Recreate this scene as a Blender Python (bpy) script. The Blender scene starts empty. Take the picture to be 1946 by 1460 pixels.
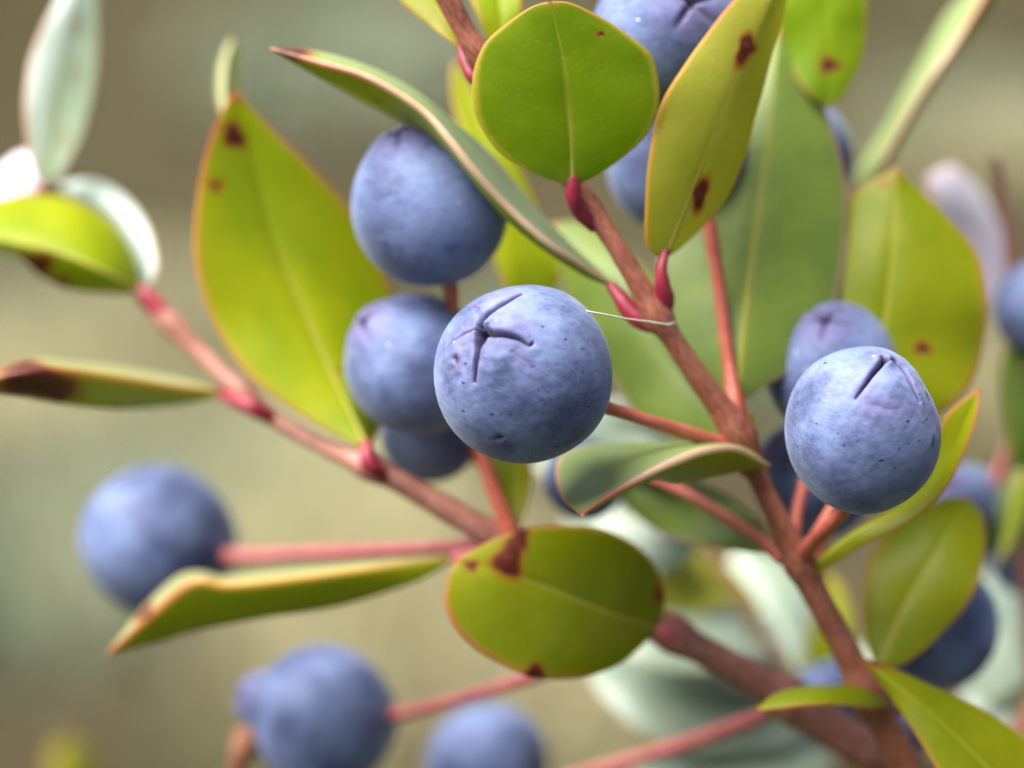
import bpy, math, random
import numpy as np
from mathutils import Vector, Matrix

random.seed(7); RNG = np.random.default_rng(7)
S = bpy.context.scene
COL = S.collection
R = math.radians

# ------------------------------------------------------------------ camera
FOC = 150.0            # mm from lens to the plane of the main berry
PPM = 37.9             # photograph pixels per mm in that plane
PITCH = R(-16)
CAM = Vector((0.0, 0.0, 0.65))
cam = bpy.data.cameras.new('camera'); camo = bpy.data.objects.new('camera', cam); COL.objects.link(camo)
camo.location = CAM; camo.rotation_euler = (R(90) + PITCH, 0, 0)
cam.sensor_width = 36.0
cam.lens = 36.0 * FOC / (1946 / PPM)
cam.clip_start = 0.01; cam.clip_end = 400
cam.dof.use_dof = True
cam.dof.focus_distance = (FOC - 1.5) / 1000
cam.dof.aperture_fstop = cam.lens / 6.2
cam.dof.aperture_blades = 0
S.camera = camo
# ------------------------------------------------------------------ light
SUN_EL, SUN_AZ = R(60), R(-105)     # azimuth from +Y towards +X (negative = left of view, behind the twigs)
w = bpy.data.worlds.new('World'); S.world = w; w.use_nodes = True
wn = w.node_tree.nodes; wl = w.node_tree.links; wn.clear()
sky = wn.new('ShaderNodeTexSky'); sky.sky_type = 'NISHITA'; sky.sun_disc = False
sky.sun_elevation = SUN_EL; sky.sun_rotation = SUN_AZ
sky.air_density = 0.6; sky.dust_density = 0.5; sky.ozone_density = 1.0; sky.altitude = 0
hs = wn.new('ShaderNodeHueSaturation'); hs.inputs['Saturation'].default_value = 0.6
bg = wn.new('ShaderNodeBackground'); bg.inputs['Strength'].default_value = 0.05
wo = wn.new('ShaderNodeOutputWorld')
wl.new(sky.outputs[0], hs.inputs['Color']); wl.new(hs.outputs[0], bg.inputs['Color']); wl.new(bg.outputs[0], wo.inputs['Surface'])
sl = bpy.data.lights.new('sun', 'SUN'); sl.energy = 5.0; sl.angle = R(58); sl.color = (1.0, 0.96, 0.9)
so = bpy.data.objects.new('sun', sl); COL.objects.link(so)
sd = Vector((math.sin(SUN_AZ) * math.cos(SUN_EL), math.cos(SUN_AZ) * math.cos(SUN_EL), math.sin(SUN_EL)))
so.rotation_euler = sd.to_track_quat('Z', 'Y').to_euler(); so.location = (0, 0, 3)
S.view_settings.view_transform = 'Standard'; S.view_settings.look = 'None'
S.view_settings.exposure = 1.5; S.view_settings.gamma = 1.0
S.render.engine = 'CYCLES'
S.cycles.transparent_max_bounces = 8; S.cycles.max_bounces = 10
S.cycles.diffuse_bounces = 5; S.cycles.transmission_bounces = 6

# ------------------------------------------------------------------ frame helpers
FR = camo.rotation_euler.to_matrix()
RIGHT = np.array(FR @ Vector((1, 0, 0))); UP = np.array(FR @ Vector((0, 1, 0))); BACK = np.array(FR @ Vector((0, 0, 1)))
CAMN = np.array(CAM)
def P(x, y, d):
    """photograph pixel + depth behind the main berry (mm) -> metres in the world"""
    k = (FOC + d) / FOC / PPM / 1000
    return CAMN + RIGHT * ((x - 973) * k) + UP * ((730 - y) * k) - BACK * ((FOC + d) / 1000)
def px(r, d): return r / PPM / 1000 * (FOC + d) / FOC
def V(a): return RIGHT * a[0] + UP * a[1] + BACK * a[2]

def spline(pts, n):
    """Catmull-Rom through pts (any dimension), resampled evenly by length"""
    p = np.array(pts, float)
    if len(p) == 2:
        t = np.linspace(0, 1, n)[:, None]; return p[0] * (1 - t) + p[1] * t
    q = np.vstack([2 * p[0] - p[1], p, 2 * p[-1] - p[-2]])
    out = []
    for i in range(1, len(q) - 2):
        t = np.linspace(0, 1, 24, endpoint=False)[:, None]
        a, b, c, e = q[i - 1], q[i], q[i + 1], q[i + 2]
        out.append(0.5 * (2 * b + (c - a) * t + (2 * a - 5 * b + 4 * c - e) * t ** 2 + (3 * b - a - 3 * c + e) * t ** 3))
    out = np.vstack(out + [p[-1][None]])
    L = np.concatenate([[0], np.cumsum(np.linalg.norm(np.diff(out[:, :3], axis=0), axis=1))])
    s = np.linspace(0, L[-1], n)
    return np.stack([np.interp(s, L, out[:, k]) for k in range(out.shape[1])], 1)

def link(name, me, mat, parent=None, label=None, kind=None):
    o = bpy.data.objects.new(name, me); COL.objects.link(o)
    if mat: me.materials.append(mat)
    if parent is not None: o.parent = parent
    if label: o['label'] = label
    if kind: o['kind'] = kind
    return o
def mesh(name, verts, faces, smooth=True, closed=False):
    me = bpy.data.meshes.new(name)
    if closed:                    # outward normals
        vv = np.asarray(verts) - np.mean(np.asarray(verts), axis=0)
        vol = 0.0
        for k in (3, 4):
            q = np.array([f for f in faces if len(f) == k])
            for j in range(1, k - 1):
                if len(q): vol += np.einsum('ij,ij->i', vv[q[:, 0]], np.cross(vv[q[:, j]], vv[q[:, j + 1]])).sum()
        if vol < 0: faces = [f[::-1] for f in faces]
    me.from_pydata(np.asarray(verts).tolist(), [], faces)
    me.update()
    if smooth: me.polygons.foreach_set('use_smooth', np.ones(len(me.polygons), bool))
    return me
def fattr(me, name, vals):
    a = me.attributes.new(name, 'FLOAT', 'POINT'); a.data.foreach_set('value', np.asarray(vals, np.float32))
def gridfaces(n, m, wrap=False, flip=False):
    f = []
    for i in range(n - 1):
        for j in range(m if wrap else m - 1):
            k = (j + 1) % m
            q = (i * m + j, i * m + k, (i + 1) * m + k, (i + 1) * m + j)
            f.append(q[::-1] if flip else q)
    return f

# ------------------------------------------------------------------ materials
def newmat(name):
    m = bpy.data.materials.new(name); m.use_nodes = True
    nt = m.node_tree; nt.nodes.clear()
    out = nt.nodes.new('ShaderNodeOutputMaterial'); b = nt.nodes.new('ShaderNodeBsdfPrincipled')
    nt.links.new(b.outputs[0], out.inputs[0])
    return m, nt, b, out
def N(nt, t, **kw):
    n = nt.nodes.new(t)
    for k, v in kw.items(): setattr(n, k, v)
    return n
def setc(sock, val, nt):
    if hasattr(val, 'links') or isinstance(val, bpy.types.NodeSocket): nt.links.new(val, sock)
    elif isinstance(val, (tuple, list)): sock.default_value = (*val[:3], 1) if sock.type == 'RGBA' else val
    else: sock.default_value = val
def mix(nt, f, a, b, mode='MIX'):
    n = N(nt, 'ShaderNodeMix', data_type='RGBA', blend_type=mode)
    setc(n.inputs[0], f, nt); setc(n.inputs[6], a, nt); setc(n.inputs[7], b, nt)
    return n.outputs[2]
def mth(nt, op, a, b=0.0, c=0.0, clamp=False):
    n = N(nt, 'ShaderNodeMath', operation=op, use_clamp=clamp)
    setc(n.inputs[0], a, nt); setc(n.inputs[1], b, nt); setc(n.inputs[2], c, nt)
    return n.outputs[0]
def sstep(nt, v, a, b, lo=0.0, hi=1.0):
    n = N(nt, 'ShaderNodeMapRange', interpolation_type='SMOOTHSTEP')
    setc(n.inputs[0], v, nt)
    n.inputs[1].default_value = a; n.inputs[2].default_value = b; n.inputs[3].default_value = lo; n.inputs[4].default_value = hi
    return n.outputs[0]
def noise(nt, scale, detail=3, vec=None, rough=0.5):
    n = N(nt, 'ShaderNodeTexNoise'); n.inputs['Scale'].default_value = scale
    n.inputs['Detail'].default_value = detail; n.inputs['Roughness'].default_value = rough
    if vec is not None: nt.links.new(vec, n.inputs['Vector'])
    return n.outputs[0]
def bump(nt, b, h, strength, dist):
    n = N(nt, 'ShaderNodeBump'); n.inputs['Strength'].default_value = strength; n.inputs['Distance'].default_value = dist
    nt.links.new(h, n.inputs['Height']); nt.links.new(n.outputs[0], b.inputs['Normal'])
    return n.outputs[0]

def leaf_material(name, c1, c2, edge, tip, rough=0.42, trans=0.35, tcol=None, under=None, spec=0.5, coat=0.0):
    m, nt, b, out = newmat(name)
    tc = N(nt, 'ShaderNodeTexCoord').outputs['Object']
    at = lambda k: N(nt, 'ShaderNodeAttribute', attribute_name=k).outputs['Fac']
    u, v, spot, side = at('along'), at('across'), at('spot'), at('side')
    av = mth(nt, 'ABSOLUTE', v)
    n1 = noise(nt, 260, 3, tc); n2 = noise(nt, 1300, 4, tc, 0.65)
    col = mix(nt, sstep(nt, n1, 0.35, 0.65), c1, c2)
    # side veins: faint lighter lines running forward from the midrib
    wv = mth(nt, 'SINE', mth(nt, 'MULTIPLY', mth(nt, 'ADD', mth(nt, 'SUBTRACT', u, mth(nt, 'MULTIPLY', av, 0.17)), mth(nt, 'MULTIPLY', n1, 0.05)), 62))
    vein = mth(nt, 'MULTIPLY', sstep(nt, wv, 0.80, 1.0), 0.05)
    col = mix(nt, vein, col, (0.42, 0.42, 0.08))
    # oil glands and fine mottling
    vo = N(nt, 'ShaderNodeTexVoronoi'); vo.inputs['Scale'].default_value = 2600; nt.links.new(tc, vo.inputs['Vector'])
    gl = sstep(nt, vo.outputs['Distance'], 0.12, 0.34)
    col = mix(nt, mth(nt, 'MULTIPLY', mth(nt, 'SUBTRACT', 1.0, gl), 0.10), col, (0.42, 0.45, 0.08))
    col = mix(nt, mth(nt, 'MULTIPLY', sstep(nt, n2, 0.55, 0.8), 0.22), col, mix(nt, 0.5, c2, (0.03, 0.05, 0.003)))
    uc = under or tuple(min(1, x * 0.8 + 0.06) for x in c1)
    col = mix(nt, mth(nt, 'SUBTRACT', 1.0, side), col, uc)
    # margin, reddening towards the tip
    ec = mix(nt, sstep(nt, mth(nt, 'ADD', u, mth(nt, 'MULTIPLY', n1, 0.5)), 0.75, 1.25), edge, tip)
    col = mix(nt, sstep(nt, mth(nt, 'ADD', av, mth(nt, 'MULTIPLY', mth(nt, 'SUBTRACT', n2, 0.5), 0.08)), 0.91, 0.995), col, ec)
    col = mix(nt, sstep(nt, u, 0.945, 1.0, 0, 0.85), col, tip)
    col = mix(nt, sstep(nt, u, 0.045, 0.0, 0, 0.8), col, (0.34, 0.12, 0.03))
    # midrib streak
    mr = mth(nt, 'SUBTRACT', 1.0, sstep(nt, mth(nt, 'DIVIDE', av, mth(nt, 'SUBTRACT', 1.35, u)), 0.012, 0.07))
    mr = mth(nt, 'MULTIPLY', mr, at('rib'))
    col = mix(nt, mth(nt, 'MULTIPLY', mr, 0.55), col, (0.46, 0.44, 0.07))
    # blight spots: orange halo, dark red-brown heart
    sp = mth(nt, 'ADD', spot, mth(nt, 'MULTIPLY', mth(nt, 'SUBTRACT', n2, 0.5), mth(nt, 'MULTIPLY', spot, 0.7)))
    col = mix(nt, sstep(nt, sp, 0.05, 0.45, 0, 0.75), col, (0.36, 0.13, 0.015))
    col = mix(nt, sstep(nt, sp, 0.35, 0.75), col, mix(nt, sstep(nt, n2, 0.4, 0.7), (0.105, 0.018, 0.010), (0.20, 0.05, 0.03)))
    nt.links.new(col, b.inputs['Base Color'])
    rg = mth(nt, 'ADD', mth(nt, 'MULTIPLY', n1, 0.14), rough - 0.07)
    nt.links.new(rg, b.inputs['Roughness'])
    b.inputs['Specular IOR Level'].default_value = spec
    b.inputs['Coat Weight'].default_value = coat; b.inputs['Coat Roughness'].default_value = 0.3
    h = mth(nt, 'ADD', mth(nt, 'MULTIPLY', gl, 0.35), mth(nt, 'ADD', noise(nt, 1300, 1, tc), mth(nt, 'MULTIPLY', noise(nt, 260, 1, tc), 1.5)))
    nb = bump(nt, b, h, 0.3, 0.00006)
    tr = N(nt, 'ShaderNodeBsdfTranslucent'); nt.links.new(nb, tr.inputs['Normal'])
    t2 = mix(nt, 1.0, col, tcol or (1.0, 1.0, 0.55), 'MULTIPLY')
    sc = mix(nt, 1.0, t2, (1.75, 1.75, 1.75), 'MULTIPLY')
    nt.links.new(sc, tr.inputs['Color'])
    ms = N(nt, 'ShaderNodeMixShader'); ms.inputs[0].default_value = trans
    nt.links.new(b.outputs[0], ms.inputs[1]); nt.links.new(tr.outputs[0], ms.inputs[2]); nt.links.new(ms.outputs[0], out.inputs[0])
    return m

EDGE_Y = (0.46, 0.40, 0.05); TIP_R = (0.46, 0.13, 0.05); EDGE_O = (0.50, 0.31, 0.05); EDGE_P = (0.52, 0.33, 0.25)
M = {}
M['bright'] = leaf_material('leaf_yellow_green', (0.36, 0.40, 0.004), (0.28, 0.355, 0.003), EDGE_O, TIP_R, spec=0.3, trans=0.5)
M['green'] = leaf_material('leaf_green', (0.225, 0.325, 0.004), (0.18, 0.285, 0.003), EDGE_Y, (0.48, 0.27, 0.09), spec=0.3, trans=0.5)
M['lime'] = leaf_material('leaf_lime', (0.37, 0.375, 0.045), (0.32, 0.335, 0.03), EDGE_O, TIP_R, rough=0.45, spec=0.35, trans=0.5)
M['olive'] = leaf_material('leaf_olive', (0.27, 0.295, 0.003), (0.215, 0.262, 0.002), EDGE_O, TIP_R, spec=0.3, trans=0.5)
M['sheen'] = leaf_material('leaf_waxy_green', (0.20, 0.28, 0.035), (0.155, 0.235, 0.035), EDGE_P, TIP_R, rough=0.46, trans=0.3, spec=0.6)
M['pale'] = leaf_material('leaf_pale_sheen', (0.60, 0.68, 0.68), (0.54, 0.63, 0.64), EDGE_P, EDGE_P, rough=0.45, trans=0.45, spec=1.0, tcol=(1, 1, .8))  # white sky sheen painted in as a near-white base colour
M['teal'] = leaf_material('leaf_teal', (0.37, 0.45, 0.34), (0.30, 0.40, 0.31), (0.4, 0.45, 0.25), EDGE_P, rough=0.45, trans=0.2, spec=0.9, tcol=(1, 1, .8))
M['rosy'] = leaf_material('leaf_rosy_sheen', (0.78, 0.70, 0.76), (0.76, 0.74, 0.82), (0.7, 0.55, 0.55), (0.7, 0.5, 0.5), rough=0.45, trans=0.45, spec=0.9, tcol=(1, 1, 1))  # pinkish white sheen put into the base colour
M['twist'] = leaf_material('leaf_twisted', (0.32, 0.40, 0.15), (0.27, 0.36, 0.12), (0.60, 0.44, 0.30), TIP_R, rough=0.38, trans=0.3, spec=0.8, under=(0.33, 0.39, 0.006))  # paler upper half: sky sheen painted into the colour
M['twist_yellow'] = leaf_material('leaf_twisted_yellow', (0.42, 0.42, 0.20), (0.36, 0.38, 0.16), EDGE_O, TIP_R, rough=0.4, trans=0.35, spec=0.7, under=(0.35, 0.42, 0.004))  # same split: pale half carries painted sky sheen

def stem_material(name, c1, c2, rough=0.55, bs=0.5, streak=1.0):
    m, nt, b, out = newmat(name)
    tc = N(nt, 'ShaderNodeTexCoord').outputs['Object']
    at = lambda k: N(nt, 'ShaderNodeAttribute', attribute_name=k).outputs['Fac']
    cv = N(nt, 'ShaderNodeCombineXYZ'); nt.links.new(mth(nt, 'MULTIPLY', at('ringx'), 3.0), cv.inputs[0])
    nt.links.new(mth(nt, 'MULTIPLY', at('ringy'), 3.0), cv.inputs[1]); nt.links.new(mth(nt, 'MULTIPLY', at('along'), 0.9), cv.inputs[2])
    st = noise(nt, 1.4, 3, cv.outputs[0], 0.6)
    n2 = noise(nt, 900, 4, tc, 0.6)
    f = mth(nt, 'ADD', mth(nt, 'MULTIPLY', st, 0.7 * streak), mth(nt, 'MULTIPLY', n2, 1 - 0.7 * streak))
    col = mix(nt, sstep(nt, f, 0.35, 0.66), c1, c2)
    nt.links.new(col, b.inputs['Base Color']); b.inputs['Roughness'].default_value = rough
    bump(nt, b, mth(nt, 'ADD', st, mth(nt, 'MULTIPLY', noise(nt, 1500, 1, tc), 0.5)), bs, 0.00008)
    return m
M['bark'] = stem_material('twig_bark', (0.165, 0.045, 0.024), (0.37, 0.13, 0.078), 0.5, 0.6)
M['bark_pink'] = stem_material('twig_bark_pinkish', (0.20, 0.070, 0.050), (0.42, 0.185, 0.135), 0.5, 0.5)
M['stalk'] = stem_material('stalk_red', (0.42, 0.075, 0.050), (0.50, 0.145, 0.088), 0.45, 0.2, 0.6)
M['stalk_pink'] = stem_material('stalk_pink', (0.46, 0.095, 0.10), (0.55, 0.18, 0.165), 0.45, 0.2, 0.6)
M['stalk_tan'] = stem_material('stalk_tan', (0.42, 0.20, 0.08), (0.45, 0.27, 0.13), 0.5, 0.2, 0.6)
M['petiole'] = stem_material('petiole_magenta', (0.20, 0.005, 0.026), (0.30, 0.022, 0.045), 0.45, 0.15, 0.5)
M['petiole_pink'] = stem_material('petiole_pinkish', (0.46, 0.06, 0.07), (0.55, 0.20, 0.17), 0.4, 0.15, 0.5)
def rib_material():
    m = stem_material('midrib', (0.50, 0.48, 0.09), (0.56, 0.53, 0.12), 0.45, 0.1, 0.5)
    nt = m.node_tree; b = next(n for n in nt.nodes if n.type == 'BSDF_PRINCIPLED'); out = next(n for n in nt.nodes if n.type == 'OUTPUT_MATERIAL')
    tr = N(nt, 'ShaderNodeBsdfTranslucent'); tr.inputs['Color'].default_value = (0.95, 0.92, 0.30, 1)
    ms = N(nt, 'ShaderNodeMixShader'); ms.inputs[0].default_value = 0.62
    nt.links.new(b.outputs[0], ms.inputs[1]); nt.links.new(tr.outputs[0], ms.inputs[2]); nt.links.new(ms.outputs[0], out.inputs[0])
    return m
M['rib'] = rib_material()
M['dry'] = stem_material('dry_brown', (0.16, 0.05, 0.02), (0.36, 0.14, 0.07), 0.7, 0.5)
def plain(name, c, rough=0.6, trans=0):
    m, nt, b, out = newmat(name)
    tc = N(nt, 'ShaderNodeTexCoord').outputs['Object']
    nt.links.new(mix(nt, noise(nt, 1500, 2, tc), tuple(x * 0.8 for x in c), c), b.inputs['Base Color'])
    b.inputs['Roughness'].default_value = rough
    return m
M['silk'] = plain('silk', (0.75, 0.72, 0.62), 0.35)
M['debris'] = plain('dark_debris', (0.02, 0.02, 0.012), 0.8)

def berry_material():
    m, nt, b, out = newmat('berry_bloom')
    tc = N(nt, 'ShaderNodeTexCoord').outputs['Object']
    at = lambda k: N(nt, 'ShaderNodeAttribute', attribute_name=k).outputs['Fac']
    bl = at('bloom'); pu = at('purple')
    mp = N(nt, 'ShaderNodeMapping'); mp.inputs['Rotation'].default_value = (0.5, 0.3, 0.7); mp.inputs['Scale'].default_value = (1, 1, 1.9)
    nt.links.new(tc, mp.inputs['Vector']); mv = mp.outputs[0]
    n1 = noise(nt, 300, 4, tc, 0.55); n2 = noise(nt, 1500, 6, mv, 0.68); n3 = noise(nt, 4200, 3, mv, 0.6)
    f = mth(nt, 'ADD', mth(nt, 'MULTIPLY', n1, 1.1), mth(nt, 'ADD', mth(nt, 'MULTIPLY', n2, 0.65), mth(nt, 'MULTIPLY', n3, 0.25)))
    f = sstep(nt, f, 0.66, 1.22, 0.24, 1.0)
    f = mth(nt, 'MULTIPLY', f, bl)
    wax = mix(nt, sstep(nt, n1, 0.4, 0.65), (0.132, 0.172, 0.355), (0.165, 0.215, 0.400))
    wax = mix(nt, mth(nt, 'MULTIPLY', pu, 0.75), wax, (0.150, 0.130, 0.300))
    skin = mix(nt, pu, (0.018, 0.024, 0.062), (0.045, 0.030, 0.080))
    col = mix(nt, f, skin, wax)
    # pin-prick scars in the bloom and white specks
    vo = N(nt, 'ShaderNodeTexVoronoi'); vo.inputs['Scale'].default_value = 1250; vo.inputs['Randomness'].default_value = 1; nt.links.new(mv, vo.inputs['Vector'])
    sel = N(nt, 'ShaderNodeSeparateColor'); nt.links.new(vo.outputs['Color'], sel.inputs[0])
    area = sstep(nt, noise(nt, 420, 2, tc), 0.48, 0.60)
    pk = mth(nt, 'MULTIPLY', mth(nt, 'MULTIPLY', mth(nt, 'LESS_THAN', vo.outputs['Distance'], 0.17), mth(nt, 'GREATER_THAN', sel.outputs[0], 0.55)), area)
    col = mix(nt, mth(nt, 'MULTIPLY', pk, 0.85), col, (0.012, 0.014, 0.030))
    ws = mth(nt, 'MULTIPLY', mth(nt, 'LESS_THAN', vo.outputs['Distance'], 0.11), mth(nt, 'LESS_THAN', sel.outputs[1], 0.035))
    col = mix(nt, ws, col, (0.8, 0.8, 0.82))
    nt.links.new(col, b.inputs['Base Color'])
    nt.links.new(sstep(nt, f, 0.0, 0.7, 0.36, 0.62), b.inputs['Roughness'])
    b.inputs['Specular IOR Level'].default_value = 0.3
    b.inputs['Sheen Weight'].default_value = 0.25; b.inputs['Sheen Roughness'].default_value = 0.45
    b.inputs['Sheen Tint'].default_value = (0.75, 0.85, 1.0, 1)
    bump(nt, b, mth(nt, 'SUBTRACT', mth(nt, 'ADD', mth(nt, 'MULTIPLY', noise(nt, 1700, 2, mv, 0.5), 0.6), mth(nt, 'MULTIPLY', noise(nt, 300, 1, tc), 1.6)), mth(nt, 'MULTIPLY', pk, 0.25)), 0.30, 0.00010)
    return m
M['berry'] = berry_material()

# ------------------------------------------------------------------ part builders
OFF = np.zeros(3)          # base of the branch being built
CUR = None
def branch(name, label, base, group=None, cat='branch'):
    global OFF, CUR
    OFF = np.array(base, float)
    o = bpy.data.objects.new(name, None); COL.objects.link(o); o.location = base
    o.empty_display_size = 0.02
    o['label'] = label; o['category'] = cat
    if group: o['group'] = group
    CUR = o
    return o

def tube(name, pts, radii, mat, parent=None, sides=14, step=0.0006, label=None, knots=(), wob=0.05, cap=True):
    """pts world metres, radii metres: tapered, slightly uneven round tube"""
    pp = np.hstack([np.array(pts, float), np.array(radii, float)[:, None]])
    Ltot = np.sum(np.linalg.norm(np.diff(pp[:, :3], axis=0), axis=1))
    n = int(max(8, min(160, Ltot / step)))
    c = spline(pp, n)
    p, r = c[:, :3], np.abs(c[:, 3])
    L = np.concatenate([[0], np.cumsum(np.linalg.norm(np.diff(p, axis=0), axis=1))])
    for (kp, amp, wd) in knots:
        dist = np.linalg.norm(p - kp, axis=1); r = r * (1 + amp * np.exp(-(dist / wd) ** 2))
    ph = RNG.uniform(0, 6.28, 4); sc = np.mean(r)
    r = r * (1 + wob * 0.6 * np.sin(L / sc * 0.9 + ph[0]) + wob * 0.5 * np.sin(L / sc * 2.3 + ph[1]))
    t = np.gradient(p, axis=0); t /= np.linalg.norm(t, axis=1)[:, None] + 1e-12
    nrm = np.cross(t[0], BACK + 0.13 * UP); nrm /= np.linalg.norm(nrm)
    vs, rx, ry, al = [], [], [], []
    an = np.linspace(0, 2 * np.pi, sides, endpoint=False)
    for i in range(n):
        nrm = nrm - t[i] * np.dot(nrm, t[i]); nrm /= np.linalg.norm(nrm); bn = np.cross(t[i], nrm)
        rr = r[i] * (1 + wob * np.sin(2 * an + ph[2] + L[i] / sc * 0.5) + wob * 0.5 * np.sin(5 * an + ph[3]))
        vs.append(p[i] + rr[:, None] * (np.cos(an)[:, None] * nrm + np.sin(an)[:, None] * bn))
        rx.append(np.cos(an)); ry.append(np.sin(an)); al.append(np.full(sides, L[i] / sc))
    vs = np.vstack(vs); f = gridfaces(n, sides, True)
    rx, ry, al = map(lambda q: list(np.concatenate(q)), (rx, ry, al))
    if cap:
        for i, s in ((0, -1), (n - 1, 1)):
            vs = np.vstack([vs, p[i] + s * t[i] * r[i] * 0.6]); k = len(vs) - 1
            rx.append(0); ry.append(0); al.append(L[i] / sc)
            for j in range(sides):
                a, b2 = i * sides + j, i * sides + (j + 1) % sides
                f.append((b2, a, k) if s < 0 else (a, b2, k))
    me = mesh(name, vs - OFF, f, closed=True); fattr(me, 'ringx', rx); fattr(me, 'ringy', ry); fattr(me, 'along', al)
    return link(name, me, mat, parent if parent is not None else CUR, label)
def ptube(name, pts, mat, parent=None, label=None, **kw):
    """pts = (px, py, depth, radius in px)"""
    return tube(name, [P(x, y, d) for x, y, d, r in pts], [px(r, d) for x, y, d, r in pts], mat, parent, label=label, **kw)

def leaf(mid, L, Rr, mat, spots=(), petiole=None, pmat='petiole', under=False, rib=True, ridge=False, thick=0.30, bulge=0.10, nu=64, nv=17, label=None, wave=0.12, name='leaf'):
    """three curves from base to tip (margin, midrib, margin) give the blade; mid includes base and tip"""
    b, tp = mid[0], mid[-1]
    cm = spline([P(*q) for q in mid], nu)
    cl = spline([P(*q) for q in [b] + list(L) + [tp]], nu)
    cr = spline([P(*q) for q in [b] + list(Rr) + [tp]], nu)
    pm = spline(mid, nu); pl = spline([b] + list(L) + [tp], nu); pr = spline([b] + list(Rr) + [tp], nu)
    u = np.linspace(0, 1, nu); vv = np.linspace(-1, 1, 2 * nv + 1)
    G = np.zeros((nu, len(vv), 3)); PXY = np.zeros((nu, len(vv), 2))
    for j, v in enumerate(vv):
        a = abs(v); c, q = (cl, pl) if v < 0 else (cr, pr)
        G[:, j] = cm * (1 - a) + c * a; PXY[:, j] = pm[:, :2] * (1 - a) + q[:, :2] * a
    def normals(G):
        du = np.gradient(G, axis=0); dv = np.gradient(G, axis=1)
        n = np.cross(du, dv); ln = np.linalg.norm(n, axis=2, keepdims=True)
        n = n / np.maximum(ln, 1e-14)
        n[0] = n[1]; n[-1] = n[-2]
        return n
    Nn = normals(G)
    sgn = 1.0 if np.mean(np.einsum('ijk,k->ij', Nn, BACK)) > 0 else -1.0
    if under: sgn = -sgn
    Nn = Nn * sgn
    wid = (np.linalg.norm(cl - cm, axis=1) + np.linalg.norm(cr - cm, axis=1)) / 2
    av = np.abs(vv)[None, :]
    bl = bulge * wid[:, None] * (av * (1 - av) * 4 * 0.5 + (0 if ridge else -0.25 * np.exp(-(av / 0.10) ** 2)))
    ph = RNG.uniform(0, 6.28, 5)
    mw = wid.mean()
    bl = bl + wave * mw * 0.25 * av ** 1.5 * np.sin(u[:, None] * 9 + ph[0] + np.sign(vv)[None, :] * ph[1]) \
            + wave * mw * 0.10 * np.sin(u[:, None] * 17 + ph[2] + vv[None, :] * 5) * np.sin(np.pi * u)[:, None]
    G = G + Nn * (bl * np.sin(np.pi * np.clip(u * 1.0, 0, 1))[:, None] ** 0.5)[:, :, None]
    # margin unevenness
    for sgnv, j in ((-1, 0), (1, -1)):
        out = G[:, j] - cm; o2 = out * (0.007 * np.sin(u * 19 + ph[3]) + 0.004 * np.sin(u * 37 + ph[4]))[:, None]
        G[:, j] += o2
    Nn = normals(G) * sgn
    t = thick / 1000 * (0.35 + 0.65 * np.sin(np.pi * np.clip(u, 0.04, 0.97))[:, None] ** 0.4) * (1 - 0.35 * av ** 3)
    top = G + Nn * (t / 2)[:, :, None]; bot = G - Nn * (t / 2)[:, :, None]
    m2 = len(vv)
    rimL = G[:, 0] + (G[:, 0] - G[:, 1]) / (np.linalg.norm(G[:, 0] - G[:, 1], axis=1)[:, None] + 1e-9) * (t[:, 0] * 0.5)[:, None]
    rimR = G[:, -1] + (G[:, -1] - G[:, -2]) / (np.linalg.norm(G[:, -1] - G[:, -2], axis=1)[:, None] + 1e-9) * (t[:, -1] * 0.5)[:, None]
    # closed ring per station: top (m2), rimR, bottom reversed (m2), rimL
    ring = np.concatenate([top, rimR[:, None], bot[:, ::-1], rimL[:, None]], axis=1)
    K = ring.shape[1]
    fl = gridfaces(nu, K, True, flip=(sgn > 0))
    fl.append(tuple(range(K)) if sgn > 0 else tuple(range(K))[::-1])
    e = (nu - 1) * K; fl.append(tuple(e + i for i in range(K))[::-1] if sgn > 0 else tuple(e + i for i in range(K)))
    U = np.repeat(u[:, None], K, 1)
    W = np.concatenate([vv, [1], vv[::-1], [-1]])
    if ridge: W = np.where(np.abs(W) < 0.07, 1.0, W)
    sdr = np.concatenate([np.ones(m2), [0.8], np.zeros(m2), [0.8]])
    if ridge: sdr = np.where(np.concatenate([vv, [1], vv[::-1], [-1]]) > 0.0, 0.0, 1.0)  # ridge leaves: one half takes the painted sheen colour, the other green
    W = np.repeat(W[None], nu, 0)
    SD = np.repeat(sdr[None], nu, 0)
    X = np.concatenate([PXY, PXY[:, -1:], PXY[:, ::-1], PXY[:, :1]], axis=1)
    SP = np.zeros((nu, K))
    for s in spots:
        sx, sy, rx, ry = s[:4]; ang = R(s[4]) if len(s) > 4 else 0; st = s[5] if len(s) > 5 else 1
        dx, dy = X[..., 0] - sx, X[..., 1] - sy
        a, b2 = dx * math.cos(ang) + dy * math.sin(ang), -dx * math.sin(ang) + dy * math.cos(ang)
        q = np.sqrt((a / rx) ** 2 + (b2 / ry) ** 2)
        q = q * (1 + 0.18 * np.sin(np.arctan2(b2, a) * 3 + sx))
        SP = np.maximum(SP, st * np.clip(1.45 - q * 0.8, 0, 1))
    me = mesh(name, ring.reshape(-1, 3) - OFF, fl, closed=True)
    fattr(me, 'along', U.ravel()); fattr(me, 'across', W.ravel()); fattr(me, 'side', SD.ravel()); fattr(me, 'spot', SP.ravel())
    fattr(me, 'rib', np.full(U.size, 1.0 if rib else 0.0))
    o = link(name, me, M[mat], CUR, label)
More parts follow.
